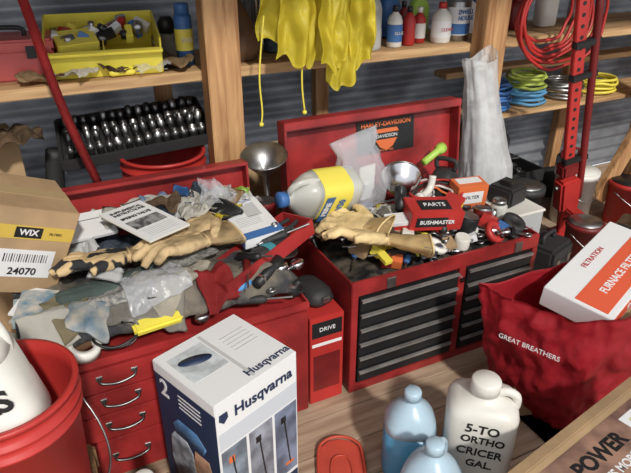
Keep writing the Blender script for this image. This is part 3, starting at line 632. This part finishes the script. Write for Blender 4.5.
o=O('leather_pouch');o.loft([(0,.06,.04,3),(.05,.08,.05,3),(.14,.065,.04,2.5),(.24,.03,.02,2)],brleather,fn=lambda v,a:v*(1+.08*nz(v.x*30,v.y*30,v.z*30)));o.done((.80,2.30,S),(0,-8,0))
o=O('grey_pipe_bundle')
for i in range(5): o.tube([(.0,.03*i,0),(.0,.03*i,.5)],.014,steel,seg=10)
o.done((.92,2.44,S),(0,0,0))
o=O('dark_canister');can(o,TX(),.075,.22,jeans,blk);o.done((1.02,2.42,S))
o=O('white_jug');jug(o,TX(),natpl,whpl,.28,.088);o.done((1.33,2.30,S),(0,0,70))
o=O('squeeze_bottle');bottle(o,TX(),.033,.17,whpl,blk,blue);o.text('GLUE',.018,(0,-.035,.06),white,(90,0,0));o.done((1.485,2.27,S))
o=O('red_bottle');bottle(o,TX(),.028,.16,redpl,blk,None);o.done((1.565,2.28,S))
o=O('red_bottle');bottle(o,TX(),.028,.15,redpl,whpl,whpl);o.done((1.64,2.31,S))
o=O('red_bottle');bottle(o,TX(),.026,.17,redd,blk,None);o.done((1.60,2.38,S))
o=O('cleaner_bottle');bottle(o,TX(),.044,.17,whpl,redpl,white);o.text('CLEAN',.02,(0,-.046,.06),redpl,(90,0,0));o.done((1.73,2.27,S))
o=O('paint_can');can(o,TX(),.056,.17,steel,steel,white);o.lathe([(.0575,.03),(.0575,.075)],blue,cap=False,seg=24);o.text('DWELL\nHOUSE',.026,(0,-.0585,.112),blue,(90,0,0),w=.0006);o.done((1.84,2.30,S),(0,0,0))
for i,(x,y,r,h,c) in enumerate([(1.18,2.45,.05,.2,redd),(1.45,2.5,.06,.2,blk),(1.6,2.5,.05,.22,blue),(1.75,2.48,.05,.2,green),(1.99,2.42,.05,.18,white),(2.09,2.46,.045,.2,blue),(2.3,2.42,.06,.17,redd),(2.5,2.42,.06,.2,whpl),(2.7,2.4,.05,.19,steel)]):
    o=O('oil_bottle');bottle(o,TX(),r,h,c,blk,None,sq=3,rr=r*.7);o.done((x,y,S))
# raincoat hanging
o=O('hanging_raincoat')
def rc(u,v,x0,x1,z0,z1,sd,dep,nf):
    w=(x1-x0);cx=(x0+x1)/2;sp=.72+.30*v+.06*math.sin(v*5+sd)
    x=cx+(u-.5)*w*sp+.02*nz(v*3,sd,1)
    e=1-(2*u-1)**2
    y=2.075-dep-.03*e+.022*math.sin(u*nf+sd+2*nz(u*2,v*3,sd))*(.4+.6*v)+.03*nz(u*4,v*6,sd)
    z=z0+(z1-z0)*v+.05*nz(u*3.3,sd,3)*v+.02*(2*u-1)**2*v
    return Vector((x,y,z))
for k,(a,b,z0,z1,dep,nf) in enumerate([(.78,1.05,1.6,1.09,.0,9),(.97,1.23,1.6,1.02,.01,8),(1.03,1.17,1.5,.94,.055,6),(.84,1.00,1.5,1.03,.06,7),(.98,1.09,1.42,1.00,.09,5),(1.12,1.22,1.45,1.0,.07,5)]):
    o.sheet(lambda u,v:rc(u,v,a,b,z0,z1,k*2.7,dep,nf),36,34,yelw,.004)
o.tube([(.80,2.05,1.2),(.775,2.05,1.0),(.78,2.05,.87),(.775,2.05,.82)],.0035,yel,seg=6);o.ball(.009,(.775,2.05,.815),yel)
o.tube([(.93,2.0,1.2),(.92,2.0,.98),(.93,2.0,.86)],.0035,yel,seg=6);o.ball(.009,(.93,2.0,.855),yel)
o.bb((.78,2.06,1.58),(1.24,2.12,1.62),woods)
o.done()
# hose coil hanging
o=O('air_hose')
R=random.Random(9)
for i in range(8):
    ra=.14+.014*i;o.tube([(2.17+.012*i+ra*math.cos(a)*1.1,2.10-.012*(i%4)+.01*R.uniform(-1,1),1.12-.004*i+ra*math.sin(a)*.9+.015*R.uniform(-1,1)) for a in [k*math.pi/7 for k in range(14)]],.0075,redpl,closed=True,seg=8,sub=4)
o.bb((2.14,2.06,1.26),(2.2,2.2,1.29),woodp)
o.done()
# plastic roll
o=O('polythene_roll')
def pr(v,a): 
    n=1+.14*nz(math.cos(a)*2,math.sin(a)*2,v.z*5)+.10*nz(math.cos(a)*9,math.sin(a)*9,v.z*6)+.05*math.sin(a*9+v.z*14)
    return Vector((v.x*n,v.y*n,v.z+(.02*math.sin(a*2+1) if v.z>.7 else 0)))
secs=[(0,.13,.08),(.1,.14,.09),(.25,.130,.085),(.35,.112,.078),(.45,.096,.07),(.55,.084,.062),(.65,.078,.055),(.70,.076,.05),(.74,.078,.052),(.77,.080,.054)]
o.loft(secs,poly,seg=72,fn=pr,cap=False)
o.loft([(z,a*.78,b*.78) for z,a,b in secs[:-1]],poly,seg=44,fn=pr,cap=False)
o.loft([(0.01,.035,.035),(.72,.035,.035)],whpl);o.done((1.885,1.975,.245),(0,-13,0))
o=O('roll_stand');o.box((.22,.16,.24),(0,0,.12),card,bev=.003);o.box((.22,.03,.001),(0,0,.2406),paper);o.done((1.885,1.975,0))
o=O('storage_tote');
for sx,sy,lx,ly in((.2,.005,0,-.12),(.2,.005,0,.12),(.005,.24,-.1,0),(.005,.24,.1,0)): o.box((sx,sy,.42),(lx,ly,.21),M('tote_grey',(.4,.42,.42),.5),bev=.001)
o.box((.2,.24,.005),(0,0,.003),galv);o.box((.215,.255,.012),(0,0,.422),whpl,bev=.003);o.done((1.75,1.74,0))
o=O('battery_pack');o.box((.12,.12,.08),(0,0,.04),blkr,bev=.01);o.box((.05,.06,.02),(0,0,.09),dksteel,bev=.004);o.done((1.75,1.74,.43),(0,0,15))
# jack
o=O('farm_jack')
o.box((.055,.026,1.35),(0,0,.70),redpl,bev=.003)
for i in range(26): o.cyl(.009,.009,.028,(0,0,.12+i*.048),blk,(90,0,0),seg=12)
o.loft([(.0,.08,.06,4),(.02,.085,.065,4),(.035,.035,.03,3)],redpl)
o.box((.11,.08,.18),(0.0,-.01,.28),redpl,bev=.012);o.box((.06,.12,.04),(0,-.08,.2),redpl,bev=.008);o.box((.09,.07,.07),(0,0,.42),redd,bev=.01)
o.tube([(.062,-.02,.24),(.068,-.02,.5),(.075,-.01,1.3)],.017,redd,seg=14);o.cyl(.012,.012,.14,(0,-.01,.33),steel,(0,90,0))
for z in(.47,.9,1.05): o.box((.13,.035,.03),(.03,-.01,z),blk,bev=.004)
o.done((2.42,1.97,.0),(6,-12,-10))
def pail(name,loc,r,h,b,t): 
    o=O(name);o.lathe([(0,0),(r*.9,0),(r*.97,h*.9),(r*1.05,h*.9),(r*1.05,h),(0,h)],b,seg=32);o.lathe([(0,h),(r*.9,h),(r*.9,h+.006),(0,h+.006)],t,seg=32)
    o.tube([(r,0,h*.8),(r*.5,-r*.95,h*.55),(-r*.5,-r*.95,h*.55),(-r,0,h*.8)],.003,steel,seg=6);return o.done(loc)
pail('red_pail',(2.26,1.72,0),.085,.23,redd,steel)
pail('white_pail',(2.60,2.10,0),.11,.30,whpl,whpl)
pail('paint_pail',(2.85,1.96,0),.10,.24,redpl,blk)
pail('black_pail',(2.12,1.99,0),.09,.34,blkr,steel)
def coil(name,loc,r,m,n=6,rot=(0,0,0),t=.008):
    o=O(name);R=random.Random(int(loc[0]*10))
    for i in range(n): o.tube([((r-.01*(i%3))*math.cos(a)+.006*R.uniform(-1,1),(r-.01*(i%3))*math.sin(a)+.006*R.uniform(-1,1),t*1.9*i+.006*R.uniform(-1,1)) for a in [k*math.pi/6 for k in range(12)]],t,m,closed=True,seg=7)
    return o.done(loc,rot)
blcab=M('blue_cable',(.06,.18,.45),.4)
coil('blue_cable_coil',(2.16,2.39,.632),.115,blcab,9);coil('cyan_cable_coil',(2.42,2.40,.632),.11,M('cyan_cable',(.10,.30,.50),.4),5);coil('lime_cable_coil',(2.42,2.40,.712),.10,M('lime_cable',(.45,.55,.10),.4),5);coil('grey_cable_coil',(2.70,2.40,.632),.11,steel,6);coil('yellow_cable_coil',(2.96,2.40,.632),.11,yel,5)
coil('garden_hose',(2.12,2.40,.36),.13,blkr,8,(30,0,0),.012)
o=O('storage_crate')
for z in(.05,.15,.25): 
    for a in(0,180): o.T=TX((0,0,0),(0,0,a));o.box((.5,.012,.07),(0,-.15,z),blkr,bev=.003)
    for a in(90,270): o.T=TX((0,0,0),(0,0,a));o.box((.3,.012,.07),(0,-.25,z),blkr,bev=.003)
o.T=Matrix.Identity(4);o.box((.5,.3,.01),(0,0,.01),blkr);rndtools(o,40,-.18,.18,-.1,.1,.2,.10,41);o.done((2.23,2.37,0))
o=O('gas_can');o.loft([(0,.13,.09,4),(.2,.13,.09,4),(.24,.1,.07,3),(.26,.04,.04,2)],redpl);o.tube([(-.08,0,.24),(-.06,0,.29),(.06,0,.29),(.08,0,.24)],.01,redpl);o.done((2.95,1.65,0),(0,0,20))
o=O('engine_block');o.box((.22,.2,.12),(0,0,.06),blkr,bev=.012);o.box((.16,.14,.08),(0,0,.16),dksteel,bev=.01)
for i in range(4): o.cyl(.022,.022,.05,(-.06+.04*i,-.03,.22),dksteel,seg=14)
o.tube([(-.1,-.1,.1),(-.14,-.14,.16),(-.05,-.12,.2)],.012,blkr);o.done((2.53,1.66,0),(0,0,25))
o=O('black_tool_case');o.box((.20,.16,.20),(0,0,.10),blkr,bev=.015);o.box((.204,.164,.008),(0,0,.13),dksteel,bev=.002);o.tube([(-.05,0,.20),(-.045,0,.235),(.045,0,.235),(.05,0,.20)],.009,blkr);o.box((.03,.01,.04),(-.05,-.083,.13),steel,bev=.002);o.box((.03,.01,.04),(.05,-.083,.13),steel,bev=.002);o.done((2.01,1.70,0),(0,0,18))
o=O('air_tank');o.loft([(-.17,.02,.02),(-.155,.07,.07),(-.13,.09,.09),(.13,.09,.09),(.155,.07,.07),(.17,.02,.02)],blkr,rot=(0,90,0),loc=(0,0,.12));o.box((.10,.10,.08),(0,0,.24),dksteel,bev=.01)
for x in(-.09,.09): o.box((.03,.14,.03),(x,0,.016),steel,bev=.003)
o.tube([(-.05,0,.27),(-.04,0,.31),(.06,0,.31),(.07,0,.27)],.008,redd);o.done((2.78,2.33,0),(0,0,-8))
# ------------------------------------------------------------------ light
l=bpy.data.lights.new('sunlight','SUN');l.energy=2.8;l.angle=rad(4);l.color=(1,.96,.89);lo=bpy.data.objects.new('sunlight',l)
lo.rotation_euler=Vector((-.06,-1,.84)).to_track_quat('Z','Y').to_euler();bpy.context.collection.objects.link(lo)
w=bpy.data.worlds.new('World');SC.world=w;w.use_nodes=True;w.node_tree.nodes['Background'].inputs[0].default_value=(.92,.95,1,1);w.node_tree.nodes['Background'].inputs[1].default_value=.95
cam=bpy.data.cameras.new('camera');co=bpy.data.objects.new('camera',cam);bpy.context.collection.objects.link(co)
cam.lens=34.23;cam.sensor_width=36;co.location=(0,0,1.5);co.rotation_euler=(rad(62),0,rad(-26));SC.camera=co
SC.view_settings.view_transform='Standard'
